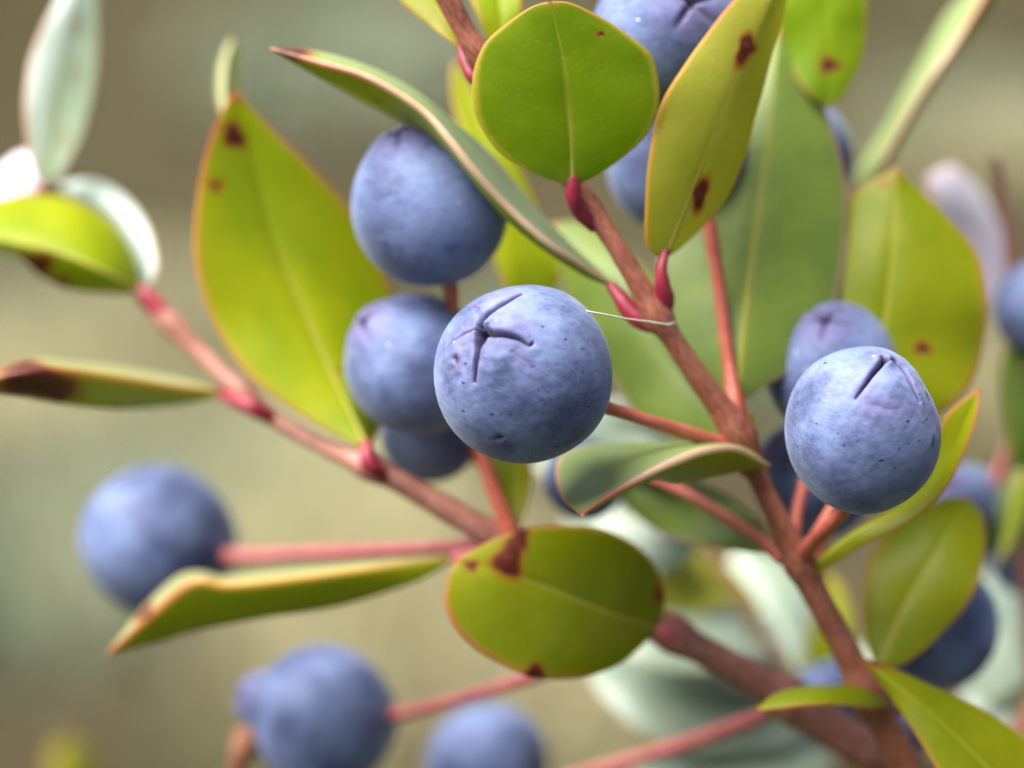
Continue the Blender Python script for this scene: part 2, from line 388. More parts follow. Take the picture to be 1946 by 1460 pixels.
    if rib:
        k = nv; n = int(nu * 0.93)
        cpts = (top[:n:3, k] - Nn[:n:3, k] * 0.00010)
        rr = [0.00017 * (1 - 0.75 * i / (len(cpts) - 1)) for i in range(len(cpts))]
        tube('midrib', cpts, rr, M['rib'], o, sides=8, step=0.0005, wob=0.03)
    if petiole:
        ptube('petiole', petiole, M[pmat], o, sides=14, step=0.0002, wob=0.04)
    return o

def berry(cx, cy, d, r, axis=(0, 0.3, 1), el=1.0, nose=0.05, neck=0.0, wide=0.36, lobes=5, rot=0.0, stalk=None, smat='stalk', label=None, nA=72, nP=64, squash=(1, 1)):
    """generic berry: ovoid with a five-lobed crown at the axis end"""
    C = P(cx, cy, d); Rm = px(r, d)
    ax = V(np.array(axis) / np.linalg.norm(axis)); e1 = np.cross(ax, V((0.31, 0.2, 0.9))); e1 /= np.linalg.norm(e1); e2 = np.cross(ax, e1)
    a = np.linspace(0, 1, nP) ** 1.35 * np.pi; ph = np.linspace(0, 2 * np.pi, nA, endpoint=False)
    A, H = np.meshgrid(a, ph, indexing='ij')
    q = RNG.uniform(0, 6.28, 4)
    rho = 1 + nose * np.exp(-(A / wide) ** 2) - 0.22 * nose * 4 * np.exp(-(A / 0.10) ** 2) - neck * np.exp(-((A - wide * 1.7) / 0.16) ** 2)
    rho += 0.022 * np.sin(2 * H + q[0]) * np.sin(A) + 0.010 * np.sin(2 * A + q[2]) + 0.009 * np.sin(3 * H + q[1] + 2 * A)
    bloom = np.ones_like(A); pur = np.exp(-(A / (wide * 1.15)) ** 4)
    for k in range(lobes):
        dp = (H - (k + rot) * 2 * np.pi / lobes - 0.25 * math.sin(k * 2.1) + np.pi) % (2 * np.pi) - np.pi
        lat = A * np.sin(np.clip(np.abs(dp), 0, np.pi / 2))
        win = np.exp(-(A / (wide * 0.95)) ** 6)
        g = np.exp(-(lat / 0.045) ** 2) * win * (np.abs(dp) < np.pi / 2)
        rho -= 0.055 * g; bloom -= 0.45 * g
    bloom -= 0.7 * np.exp(-(A / 0.12) ** 2)
    rho -= 0.05 * np.exp(-((np.pi - A) / 0.18) ** 2)
    X = rho * np.sin(A); Z = rho * np.cos(A) * el
    pts = C + Rm * (X[..., None] * (np.cos(H)[..., None] * e1 + np.sin(H)[..., None] * e2) + Z[..., None] * ax)
    if squash != (1, 1):
        v = pts - C; rc, uc, bc = v @ RIGHT, v @ UP, v @ BACK
        pts = C + (rc * squash[0])[..., None] * RIGHT + (uc * squash[1])[..., None] * UP + bc[..., None] * BACK
    me = mesh('berry', pts.reshape(-1, 3) - OFF, gridfaces(nP, nA, True, flip=False), closed=True)
    fattr(me, 'bloom', np.clip(bloom, 0, 1).ravel()); fattr(me, 'purple', pur.ravel())
    o = link('berry', me, M['berry'], CUR, label)
    if stalk:
        x0, y0, d0, r0 = stalk[0]; p0 = P(x0, y0, d0); inn = C + (p0 - C) * 0.86
        tube('stalk', [inn] + [P(*s[:3]) for s in stalk], [px(r0, d0)] + [px(s[3], s[2]) for s in stalk], M[smat], o, sides=12, step=0.0004, wob=0.04, knots=[(p0, 0.35, px(r0 * 1.6, d0))])
    return o

def detail_berry(cx, cy, d, rx, ry, pole, grooves, marks, bumps, label, stalk=None, flat=()):
    """close berry: grooves = (points px, depth, width) drawn on its camera-side surface, meshed densely round the scar"""
    C = P(cx, cy, d); k0 = px(1.0, d)
    def onsph(x, y):
        X, Y = (x - cx) / rx, -(y - cy) / ry; q = X * X + Y * Y
        if q > 0.985: s = math.sqrt(0.985 / q); X *= s; Y *= s; q = 0.985
        return np.array([X, Y, math.sqrt(1 - q)])
    ax = onsph(*pole); e1 = np.cross(ax, (0.1, 1, 0.2)); e1 /= np.linalg.norm(e1); e2 = np.cross(ax, e1)
    a = np.concatenate([np.linspace(0, 0.85, 210, endpoint=False), np.linspace(0.85, np.pi, 90)])
    nA = 420; ph = np.linspace(0, 2 * np.pi, nA, endpoint=False)
    A, H = np.meshgrid(a, ph, indexing='ij')
    n = np.cos(A)[..., None] * ax + np.sin(A)[..., None] * (np.cos(H)[..., None] * e1 + np.sin(H)[..., None] * e2)
    sh = n.shape[:2]; n = n.reshape(-1, 3)
    def dist_line(pts, w0=None):
        c = spline([onsph(*p) for p in pts], 40) if len(pts) > 1 else np.array([onsph(*pts[0])])
        best = np.full(len(n), 9.0); arg = np.zeros(len(n))
        if len(c) == 1: return np.linalg.norm(n - c[0], axis=1), arg
        for i in range(len(c) - 1):
            ab = c[i + 1] - c[i]; t = np.clip(((n - c[i]) @ ab) / (ab @ ab), 0, 1)
            dd = np.sum((n - c[i] - t[:, None] * ab) ** 2, axis=1); mk = dd < best
            best[mk] = dd[mk]; arg[mk] = (i + t[mk]) / (len(c) - 1)
        return np.sqrt(best), arg
    disp = np.zeros(len(n)); bloom = np.ones(len(n)); pur = np.zeros(len(n))
    disp += 0.018 * np.sin(n[:, 0] * 3.1 + 1 + n[:, 1]) * np.cos(n[:, 1] * 2.7 + 0.4) + 0.010 * np.sin(n[:, 0] * 4 + 1) * np.sin(n[:, 1] * 3.3) + 0.006 * np.sin(n[:, 2] * 7 + n[:, 0] * 5)
    near = np.exp(-(np.arccos(np.clip(n @ ax, -1, 1)) / 0.75) ** 4)
    for k in range(26):
        kv = RNG.normal(0, 1, 3); kv *= RNG.uniform(18, 55) / np.linalg.norm(kv)
        disp += 0.0008 * np.sin(n @ kv + RNG.uniform(0, 6.28)) * (0.15 + 0.85 * near)
    for pts, r, h in bumps:
        q, _ = dist_line(pts); disp += h * np.exp(-(q / r) ** 2)
    for pts, dep, w0, w1 in grooves:
        q, t = dist_line(pts)
        wd = (w0 + (w1 - w0) * t); fade = 1 - 0.75 * t ** 1.5
        g = np.exp(-(q / wd) ** 1.3)
        disp = np.minimum(disp, 0.02 + disp) - dep * fade * g
        disp += 0.020 * fade * min(1, dep / 0.06) * np.exp(-((q - 0.075) / 0.06) ** 2)      # swollen flesh beside the slit
        bloom -= 1.15 * np.exp(-(q / (wd * 1.3)) ** 2) * min(1, dep / 0.10) * (1 - 0.4 * t)
        pur = np.maximum(pur, 0.9 * np.exp(-(q / (wd * 4.5)) ** 2))
    for pts, r, st in flat:
        q, _ = dist_line(pts); pur = np.maximum(pur, st * np.exp(-(q / r) ** 2))
    for pts, r, st in marks:
        q, _ = dist_line(pts)
        q = q * (1 + 0.25 * np.sin(n[:, 0] * 45 + n[:, 1] * 30))
        mk = np.clip(1.6 - q / r * 1.1, 0, 1); bloom -= st * mk; disp -= 0.006 * mk * (r < 0.04)
    pts3 = n * (1 + disp)[:, None]
    W = C + k0 * (pts3[:, 0:1] * rx * RIGHT + pts3[:, 1:2] * ry * UP + pts3[:, 2:3] * (rx + ry) / 2 * BACK)
    me = mesh('berry', W - OFF, gridfaces(sh[0], sh[1], True), closed=True)
    fattr(me, 'bloom', np.clip(bloom, 0, 1)); fattr(me, 'purple', np.clip(pur, 0, 1))
    o = link('berry', me, M['berry'], CUR, label)
    if stalk:
        x0, y0, d0, r0 = stalk[0]; p0 = P(x0, y0, d0); inn = C + (p0 - C) * 0.8
        tube('stalk', [inn] + [P(*s[:3]) for s in stalk], [px(r0, d0)] + [px(s[3], s[2]) for s in stalk], M['stalk'], o, sides=14, step=0.0003, wob=0.04)
    return o

def stem(pts, mat, root=None, knots=(), r_end=None, sides=20):
    p = [P(x, y, d) for x, y, d, r in pts]; rr = [px(r, d) for x, y, d, r in pts]
    tube('stem', p, rr, M[mat], CUR, sides=sides, step=0.0005, knots=[(P(*k[:3]), k[3], px(k[4], k[2])) for k in knots], wob=0.045)
    if root is not None:      # the older wood below, down to the soil
        q = p[-1]; e = np.array(root, float)
        back = p[-1] + (p[-2] - p[-1]) * 0.15
        d0 = (p[-1] - p[-2]); d0 /= np.linalg.norm(d0)
        tube('lower_stem', [back, q, q + d0 * 0.03, (q + d0 * 0.05) * 0.55 + e * 0.45 + np.array((0.012, 0.008, 0)), e - np.array((0, 0, 0.02))],
             [rr[-1] * 0.97, rr[-1] * 1.02, rr[-1] * 1.2, rr[-1] * 2.0, rr[-1] * 3.0], M['dry'], CUR, sides=16, step=0.004, wob=0.06)

# ================================================================== GROUND
def ground():
    m, nt, b, out = newmat('ground_soil_and_litter')
    tc = N(nt, 'ShaderNodeTexCoord').outputs['Object']
    n1 = noise(nt, 3.2, 4, tc, 0.55); n2 = noise(nt, 9, 4, tc, 0.6); n3 = noise(nt, 60, 5, tc, 0.65)
    c = mix(nt, sstep(nt, n1, 0.40, 0.60), (0.034, 0.026, 0.014), (0.062, 0.051, 0.029))
    c = mix(nt, sstep(nt, n2, 0.50, 0.66), c, (0.050, 0.060, 0.030))
    c = mix(nt, sstep(nt, n2, 0.42, 0.30), c, (0.070, 0.056, 0.036))
    c = mix(nt, sstep(nt, n3, 0.45, 0.7, 0, 0.5), c, (0.07, 0.06, 0.035))
    nt.links.new(c, b.inputs['Base Color']); b.inputs['Roughness'].default_value = 0.95
    b.inputs['Specular IOR Level'].default_value = 0.0
    bump(nt, b, n3, 0.6, 0.02)
    n = 90; xs = np.sign(np.linspace(-1, 1, n)) * np.abs(np.linspace(-1, 1, n)) ** 3 * 150
    X, Y = np.meshgrid(xs, xs, indexing='ij')
    rr = np.sqrt(X ** 2 + Y ** 2)
    Z = 0.03 * np.sin(X * 2.1 + 1) * np.sin(Y * 1.7) * np.clip(rr - 0.6, 0, 1)
    me = mesh('ground', np.stack([X, Y, Z], -1).reshape(-1, 3), gridfaces(n, n, flip=True))
    o = link('ground', me, m); o['kind'] = 'structure'; o['label'] = 'blurred brown and olive ground behind the twigs'
ground()

def tufts(name, label, n, c1, c2, hmin, hmax, centers, spread):
    m, nt, b, out = newmat(name)
    tc = N(nt, 'ShaderNodeTexCoord').outputs['Object']
    nt.links.new(mix(nt, sstep(nt, noise(nt, 8, 3, tc), 0.35, 0.65), c1, c2), b.inputs['Base Color']); b.inputs['Roughness'].default_value = 0.8; b.inputs['Specular IOR Level'].default_value = 0.1
    vs, fs = [], []
    for i in range(n):
        c = centers[i % len(centers)]
        x, y = c[0] + RNG.normal(0, spread), c[1] + RNG.normal(0, spread)
        h = RNG.uniform(hmin, hmax); az = RNG.uniform(0, 6.28); wd = RNG.uniform(0.002, 0.005); ln = RNG.uniform(0.1, 0.9) * h
        dx, dy = math.cos(az), math.sin(az); k = len(vs)
        for t in (0, 0.4, 0.75):
            ww = wd * (1 - 0.5 * t); cx_, cy_, cz = x + dx * ln * t * t, y + dy * ln * t * t, h * t - 0.03
            vs += [(cx_ - dy * ww, cy_ + dx * ww, cz), (cx_ + dy * ww, cy_ - dx * ww, cz)]
        vs.append((x + dx * ln, y + dy * ln, h - 0.03))
        fs += [(k, k + 1, k + 3, k + 2), (k + 2, k + 3, k + 5, k + 4), (k + 4, k + 5, k + 6)]
    o = link(name, mesh(name, vs, fs), m); o['kind'] = 'stuff'; o['label'] = label; o['category'] = 'grass'
def gpt(x, y):
    d = P(x, y, 0) - CAMN; k = -CAMN[2] / d[2]; return (d * k)[:2] + CAMN[:2]
pale = [gpt(*q) for q in ((620, 1120), (760, 1280), (860, 1400), (700, 1000), (480, 1130), (180, 690), (300, 620), (90, 830), (560, 900), (1900, 330), (1850, 760), (1060, 1420))]
greens = [gpt(*q) for q in ((620, 40), (740, 60), (560, 130), (640, 200), (300, 1000), (430, 960), (120, 1180), (230, 640), (820, 120), (1100, 700), (1250, 700), (1880, 250))]
tufts('dry_grass', 'pale straw-coloured dry grass blurred in the background', 9000, (0.38, 0.35, 0.20), (0.28, 0.25, 0.145), 0.03, 0.09, pale, 0.055)
tufts('green_grass', 'dull green grass tufts blurred in the background', 8000, (0.17, 0.20, 0.13), (0.25, 0.28, 0.19), 0.03, 0.09, greens, 0.06)

def added_understorey():
    """added leaves, out of view below the frame: a mass that keeps light from coming up under the berries"""
    vs, fs = [], []
    for i in range(9000):
        x, y = RNG.uniform(-0.36, 0.40), RNG.uniform(-0.40, 0.46)
        zt = 0.545 - 0.35 * max(0, y - 0.10) - 0.028 - 0.10 * max(0, 0.1 - y)          # stays under the line of sight along the lower frame edge
        z = zt - abs(RNG.normal(0, 0.05)) - 0.012
        L, wd = RNG.uniform(0.016, 0.026), RNG.uniform(0.004, 0.007)
        az, el = RNG.uniform(0, 6.28), RNG.uniform(-0.5, 0.6)
        d = np.array((math.cos(az) * math.cos(el), math.sin(az) * math.cos(el), math.sin(el)))
        sd_ = np.cross(d, (0, 0, 1)); sd_ /= np.linalg.norm(sd_); up = np.cross(sd_, d)
        k = len(vs); p = np.array((x, y, z - max(0, d[2]) * L))
        for t, ww, h in ((0, 0.05, 0), (0.3, 0.9, .05), (0.6, 0.85, .06), (1, 0.03, 0)):
            c = p + d * L * t + up * L * h
            vs += [c - sd_ * wd * ww + up * 0.0012 * ww, c - up * 0.0002, c + sd_ * wd * ww + up * 0.0012 * ww]
        for q in range(3):
            a = k + q * 3; fs += [(a, a + 1, a + 4, a + 3), (a + 1, a + 2, a + 5, a + 4)]
    m, nt, b, out = newmat('blocker_leaf_green')  # dark leaves added to cut light bounced up from the ground
    tc = N(nt, 'ShaderNodeTexCoord').outputs['Object']
    nt.links.new(mix(nt, noise(nt, 40, 3, tc), (0.025, 0.038, 0.010), (0.045, 0.060, 0.014)), b.inputs['Base Color']); b.inputs['Roughness'].default_value = 0.5; b.inputs['Specular IOR Level'].default_value = 0.2
    o = link('added_blocker_leaves', mesh('added_blocker_leaves', np.array(vs), fs), m); o['kind'] = 'stuff'; o['label'] = 'added unseen leaves that block ground light below the twigs'; o['category'] = 'foliage'
added_understorey()

# ================================================================== MAIN BRANCH
branch('myrtle_branch', 'red-brown leafy myrtle twig bearing the sharp blue berry with a star-shaped scar', (0.075, 0.19, 0.0), 'myrtle twigs in the picture')
stem([(790, -130, 3, 20), (842, -20, 3, 21), (905, 95, 3.5, 21), (1010, 240, 4, 20), (1118, 390, 4.5, 19), (1185, 492, 4.5, 19), (1250, 600, 5, 21), (1322, 710, 6, 22),
      (1400, 820, 7, 25), (1458, 945, 8, 21), (1520, 1070, 9, 24), (1580, 1185, 10, 26), (1645, 1310, 11, 29), (1715, 1440, 12, 32), (1800, 1610, 14, 36)], 'bark', (0.075, 0.19, 0),
     knots=[(1112, 395, 4.5, 0.35, 26), (1245, 600, 5, 0.5, 30), (1405, 825, 7, 0.4, 40), (1518, 1070, 9, 0.35, 36), (900, 110, 3.5, 0.3, 26), (1650, 1320, 11, 0.3, 40)])

# the two sharp berries
detail_berry(995, 710, 0, 172, 171, (915, 632), [
    ([(918, 630), (938, 637), (963, 641), (987, 648), (1004, 659), (1011, 656)], 0.240, 0.025, 0.012),
    ([(914, 634), (909, 652), (908, 672), (905, 700), (903, 726)], 0.280, 0.028, 0.012),
    ([(914, 634), (918, 646), (914, 656)], 0.22, 0.046, 0.034),
    ([(914, 620), (922, 606), (942, 587), (963, 574), (991, 558)], 0.150, 0.026, 0.014),
    ([(921, 607), (906, 588), (898, 575)], 0.035, 0.014, 0.010),
    ([(912, 628), (884, 634), (860, 648), (845, 666)], 0.022, 0.016, 0.012),
    ([(916, 573), (942, 560), (972, 556), (991, 557)], 0.018, 0.018, 0.012),
    ([(864, 682), (868, 690)], 0.045, 0.030, 0.028),
    ([(944, 831), (958, 829)], 0.030, 0.011, 0.009),
    ([(975, 672), (1000, 690), (1020, 706)], 0.010, 0.012, 0.012),
  ], [([(1080, 842), (1095, 832), (1108, 820)], 0.075, 0.85), ([(866, 686)], 0.05, 0.7), ([(951, 829)], 0.03, 0.8),
      ([(1055, 694)], 0.012, 0.8), ([(1022, 742)], 0.014, 0.9), ([(1028, 760)], 0.014, 0.8), ([(1040, 745)], 0.012, 0.8), ([(1090, 716)], 0.012, 0.8), ([(1038, 570)], 0.012, 0.8), ([(1062, 735)], 0.010, 0.8), ([(1005, 748)], 0.010, 0.8)],
  [([(890, 590)], 0.40, -0.030), ([(1120, 620)], 0.4, 0.012), ([(945, 685)], 0.20, 0.065), ([(968, 617)], 0.17, 0.055), ([(884, 668)], 0.15, -0.030), ([(895, 605)], 0.14, 0.025), ([(916, 634)], 0.12, -0.05)],
  'sharp pale blue berry with an open star-shaped scar',
  stalk=[(1150, 774, 2.5, 12), (1180, 783, 3, 12), (1250, 805, 4, 13), (1330, 830, 5.5, 14), (1385, 850, 7, 18)],
  flat=[([(885, 640)], 0.26, 0.75), ([(950, 600), (990, 620)], 0.20, 0.65), ([(870, 690)], 0.16, 0.7), ([(915, 680)], 0.12, .6)])
detail_berry(1640, 817, 0.5, 150, 161, (1676, 702), [
    ([(1672, 684), (1666, 690), (1650, 706), (1630, 730), (1610, 756)], 0.150, 0.032, 0.013),
    ([(1692, 690), (1704, 700), (1712, 715), (1720, 735), (1732, 762)], 0.280, 0.034, 0.016),
    ([(1670, 685), (1682, 686), (1694, 691)], 0.050, 0.024, 0.026),
    ([(1672, 686), (1668, 672)], 0.040, 0.022, 0.014),
    ([(1755, 752), (1760, 775), (1766, 800)], 0.018, 0.022, 0.014),
    ([(1742, 770), (1750, 800)], 0.012, 0.02, 0.014),
    ([(1760, 836), (1760, 850)], 0.035, 0.014, 0.012),
    ([(1640, 768), (1672, 778), (1700, 774)], 0.012, 0.04, 0.03),
  ], [([(1760, 843)], 0.025, 0.7), ([(1588, 845)], 0.018, 0.9), ([(1690, 850)], 0.013, 0.8), ([(1747, 851)], 0.013, 0.8), ([(1613, 836)], 0.010, 0.8), ([(1577, 822)], 0.010, .8)],
  [([(1765, 725)], 0.42, -0.055), ([(1530, 930)], 0.45, -0.03), ([(1674, 728)], 0.20, 0.070), ([(1738, 706)], 0.16, 0.012), ([(1630, 700)], 0.2, 0.01)],
  'sharp pale blue berry with a tent-shaped fold on its crown',
  stalk=[(1604, 972, 3, 13), (1575, 1000, 5, 14), (1545, 1030, 7, 15), (1522, 1062, 9, 18)],
  flat=[([(1700, 690), (1730, 720)], 0.16, 0.75), ([(1660, 690)], 0.16, 0.5), ([(1675, 765)], 0.22, 0.45)])
# other berries of this branch
berry(1268, 68, 8, 142, axis=(0.3, 0.35, 1), nose=0.03, wide=0.4, stalk=[(1330, 200, 9, 12), (1345, 400, 9, 13), (1365, 530, 9, 13), (1385, 690, 8.5, 13), (1402, 810, 7, 18)], smat='stalk')
berry(1287, 305, 14, 138, axis=(-0.6, 0.7, -0.5), nose=0.03, stalk=[(1330, 420, 14, 11), (1375, 600, 12, 11), (1400, 800, 9, 12)])
berry(1512, 300, 22, 112, axis=(0.3, 0.8, 0.2))
berry(1578, 700, 12, 126, axis=(-0.15, 0.75, 0.75), nose=0.07, wide=0.42, stalk=[(1560, 820, 12, 12), (1520, 950, 11, 12), (1505, 1040, 10, 13)])
berry(1548, 912, 17, 118, axis=(-0.8, 0.75, 0.5), nose=0.06, stalk=[(1560, 1030, 15, 12), (1555, 1100, 12, 13)])
berry(1772, 1190, 20, 124, axis=(0.6, -0.4, 0.3), stalk=[(1680, 1250, 16, 12), (1640, 1290, 12, 14)])
berry(1112, 912, 20, 78, axis=(-0.7, -0.3, 0.2), stalk=[(1190, 890, 19, 10), (1275, 922, 14, 11), (1350, 965, 12, 12), (1430, 1015, 10.5, 13), (1490, 1062, 9, 16)], smat='stalk')

leaf([(1090, 352, 3), (1084, 250, 2), (1072, 120, 0.8), (1045, 3, 0.0)],
     [(1045, 340, 3), (990, 315, 2.6), (935, 272, 2.2), (905, 212, 1.8), (903, 150, 1.4), (920, 88, 1.0), (965, 46, 0.6), (1010, 15, 0.2)],
     [(1135, 333, 3), (1190, 292, 2.6), (1237, 238, 2.2), (1250, 182, 1.8), (1241, 122, 1.4), (1213, 84, 1.0), (1150, 40, 0.5), (1085, 8, 0.1)], 'green',
     spots=[(1140, 62, 7, 4, 0, .8)], petiole=[(1090, 330, 3, 11), (1089, 356, 3.1, 15), (1093, 382, 3.4, 17), (1105, 405, 4.0, 17), (1130, 432, 4.6, 13)], label='rounded bright green leaf in sharp focus', nu=80, nv=22)
leaf([(1262, 492, 4.5), (1310, 370, 3.6), (1362, 245, 3), (1402, 140, 3), (1455, 20, 3.5), (1500, -70, 4)],
     [(1232, 470, 4), (1228, 400, 3.2), (1236, 300, 2.6), (1262, 195, 2.4), (1310, 115, 2.6), (1380, 22, 3.2), (1440, -40, 3.8)],
     [(1300, 462, 5), (1370, 388, 5), (1410, 310, 5), (1437, 210, 5), (1466, 95, 5), (1492, 0, 5)], 'lime',
     spots=[(1413, 96, 11, 27, 20), (1327, 366, 9, 27, 16)], petiole=[(1266, 472, 4.4, 7), (1257, 512, 4.2, 11), (1259, 545, 4.4, 15), (1264, 575, 4.8, 18), (1254, 606, 5.2, 16), (1240, 620, 5.6, 8)], label='narrow lime-yellow leaf with two dark red spots', nu=80)
leaf([(1168, 545, 6), (1100, 500, 5), (1040, 462, 4), (960, 390, 3.5), (900, 325, 3), (855, 268, 3), (800, 208, 3.5), (700, 147, 4), (600, 118, 5), (514, 93, 6)],
     [(1130, 508, 8), (1080, 460, 9), (1000, 378, 9.5), (930, 295, 9), (862, 235, 8), (790, 175, 7), (700, 127, 6.5), (600, 98, 6.5)],
     [(1120, 528, 6.5), (1060, 492, 6), (980, 432, 5.5), (920, 366, 5.5), (872, 305, 6), (820, 256, 7), (755, 224, 8), (680, 186, 8), (600, 142, 7)], 'twist',
     spots=[(560, 102, 34, 9, 12, .75)], ridge=True, rib=False, petiole=[(1158, 540, 6, 9), (1178, 564, 5.8, 15), (1200, 594, 5.6, 19), (1228, 614, 5.4, 18), (1255, 625, 5.4, 10)], label='long twisted leaf with pink rim reaching over a berry', bulge=0.05, wave=0.05)
leaf([(884, 98, 5), (845, 40, 6), (800, -30, 7), (760, -110, 8)], [(860, 80, 5), (815, 45, 6), (765, 2, 7), (735, -45, 8)], [(880, 62, 6), (855, 20, 7), (830, -25, 8), (800, -75, 8)], 'lime',
     petiole=[(880, 85, 5, 10), (886, 116, 4.6, 15), (902, 148, 4.2, 15), (935, 165, 4, 10)])
leaf([(965, 150, 9), (955, 60, 9), (940, -30, 10), (925, -160, 11)], [(935, 90, 9), (908, 25, 9), (885, -40, 10), (890, -110, 11)], [(985, 80, 9), (990, 10, 9), (985, -60, 10), (960, -120, 11)], 'bright')
leaf([(1405, 765, 8.5), (1412, 640, 9), (1436, 440, 11), (1460, 250, 13), (1480, 48, 15)],
     [(1365, 738, 9), (1295, 680, 10), (1255, 590, 11), (1258, 480, 12), (1298, 390, 13), (1370, 260, 14), (1440, 120, 15)],
     [(1450, 735, 9), (1520, 690, 10), (1572, 620, 11), (1596, 540, 12), (1610, 440, 13), (1606, 340, 14), (1580, 245, 14.5), (1540, 155, 15), (1505, 95, 15)], 'sheen', petiole=[(1405, 752, 8.5, 10), (1408, 780, 8, 12), (1408, 815, 7.4, 12)], pmat='stalk', label='large dull grey-green leaf behind the narrow lime leaf', nu=72)
leaf([(1398, 838, 9), (1300, 720, 12), (1180, 560, 15), (1045, 425, 18)], [(1330, 852, 11), (1225, 800, 13), (1150, 700, 15), (1098, 600, 17), (1060, 500, 18)],
     [(1385, 740, 11), (1340, 630, 13), (1250, 530, 15), (1170, 465, 17), (1100, 425, 18)], 'sheen', rib=False)
leaf([(1402, 862, 10), (1300, 840, 16), (1180, 820, 20), (1085, 815, 24)], [(1330, 892, 13), (1210, 895, 18), (1120, 860, 23)], [(1330, 800, 13), (1230, 760, 18), (1130, 765, 23)], 'teal', rib=False)
leaf([(1462, 886, 6), (1400, 853, 4.5), (1340, 857, 3), (1280, 880, 2), (1220, 909, 1.4), (1160, 942, 0.8), (1104, 980, 0.3)],
     [(1400, 846, 8), (1330, 846, 10), (1220, 845, 10.5), (1120, 848, 9.5), (1064, 872, 8), (1058, 912, 6), (1072, 950, 3)],
     [(1430, 892, 7), (1395, 896, 7), (1340, 907, 6), (1285, 918, 5), (1235, 910, 3.2), (1165, 945, 1.6)], 'twist', ridge=True, rib=False,
     petiole=[(1440, 882, 7, 10), (1425, 890, 7.6, 10), (1412, 898, 8, 10)], pmat='stalk', label='curled leaf with pink-orange rim below the star-scarred berry', bulge=0.04, wave=0.03, nu=80, nv=20)
leaf([(1492, 1052, 9.5), (1420, 1015, 13), (1320, 970, 16), (1165, 920, 20)], [(1440, 985, 13), (1360, 930, 17), (1280, 900, 19), (1210, 900, 20)], [(1420, 1048, 13), (1320, 1032, 15), (1240, 1002, 18), (1190, 960, 19)], 'sheen', rib=False)
leaf([(1655, 820, 10), (1670, 690, 11), (1695, 500, 12), (1706, 318, 14)], [(1600, 760, 11), (1570, 650, 12), (1560, 530, 13), (1590, 420, 14), (1640, 356, 14)],
     [(1740, 800, 11), (1815, 760, 11), (1862, 680, 12), (1872, 580, 12), (1852, 482, 13), (1790, 405, 13.5), (1740, 358, 14)], 'olive', spots=[(1750, 664, 13, 11, 0, .8), (1682, 350, 12, 8, 0, .5)],
     petiole=[(1652, 810, 10, 10), (1620, 900, 9.5, 10), (1560, 1000, 9.2, 11), (1520, 1062, 9, 11)], pmat='stalk', label='broad olive-green leaf with one faint brown spot')
leaf([(1530, 1098, 9.5), (1620, 1020, 7.5), (1730, 965, 6.5), (1800, 880, 6), (1862, 738, 5.5)], [(1560, 1058, 9), (1640, 1003, 8), (1725, 950, 7.5), (1775, 870, 7), (1800, 792, 6)],
     [(1560, 1088, 8.5), (1640, 1034, 7), (1720, 995, 6), (1790, 935, 5.5), (1832, 860, 5), (1856, 790, 5)], 'olive', petiole=[(1535, 1092, 9.5, 10), (1525, 1085, 9.4, 12), (1520, 1075, 9, 12)], pmat='stalk', bulge=0.06)
leaf([(1668, 1275, 12), (1715, 1160, 13), (1785, 1040, 14), (1838, 945, 16)], [(1645, 1200, 13), (1645, 1105, 14), (1680, 1025, 15), (1740, 972, 15.5), (1795, 947, 16)],
     [(1725, 1255, 12), (1800, 1190, 12.5), (1850, 1120, 13), (1870, 1040, 14.5), (1866, 980, 15.5)], 'olive', petiole=[(1670, 1265, 12, 12), (1655, 1290, 11.5, 14), (1645, 1310, 11, 14)], pmat='stalk', label='yellow-olive leaf standing upright under the tent-crowned berry')
leaf([(1705, 1345, 11.5), (1640, 1326, 9), (1560, 1318, 7.5), (1480, 1330, 7), (1434, 1352, 7)], [(1650, 1308, 10.5), (1560, 1306, 10), (1480, 1318, 8.5)], [(1650, 1343, 8.5), (1570, 1338, 6.8), (1490, 1346, 6.5)], 'olive', rib=False,
     petiole=[(1700, 1343, 11.4, 9), (1712, 1352, 11.8, 9)], pmat='stalk')
leaf([(1415, 815, 8), (1430, 780, 9)], [(1419, 796, 8.4)], [(1432, 802, 8.4)], 'olive', rib=False, nu=16, nv=5)
# scrap of dark debris hanging on the twisted leaf
ptube('debris', [(706, 152, 5.2, 5), (716, 168, 5.8, 7), (722, 186, 6.2, 8), (732, 196, 6.4, 3)], M['debris'], sides=8, wob=0.3)

# ================================================================== LEFT BRANCH
branch('myrtle_branch', 'pinkish myrtle twig slanting across with large yellow-green leaf and clustered blurred berries', (0.125, 0.21, 0.0), 'myrtle twigs in the picture')
stem([(270, 558, 19, 18), (325, 615, 18.5, 19), (390, 680, 18, 17), (450, 735, 17, 17), (520, 795, 16, 15), (620, 850, 14, 17), (700, 885, 12.5, 21), (800, 940, 12.5, 23), (900, 997, 12.5, 24), (970, 1035, 13, 26),
      (1100, 1107, 13, 26), (1250, 1190, 13, 28), (1370, 1256, 14, 31), (1470, 1312, 15.5, 34), (1570, 1378, 17.5, 38), (1680, 1450, 20, 42), (1850, 1570, 26, 46)], 'bark_pink', (0.125, 0.21, 0),
     knots=[(322, 612, 18.5, 0.35, 26), (470, 752, 17, 0.5, 32), (705, 885, 12.5, 0.45, 36), (970, 1035, 13, 0.3, 40), (1280, 1205, 13, 0.3, 40), (1500, 1330, 16, 0.3, 50)])
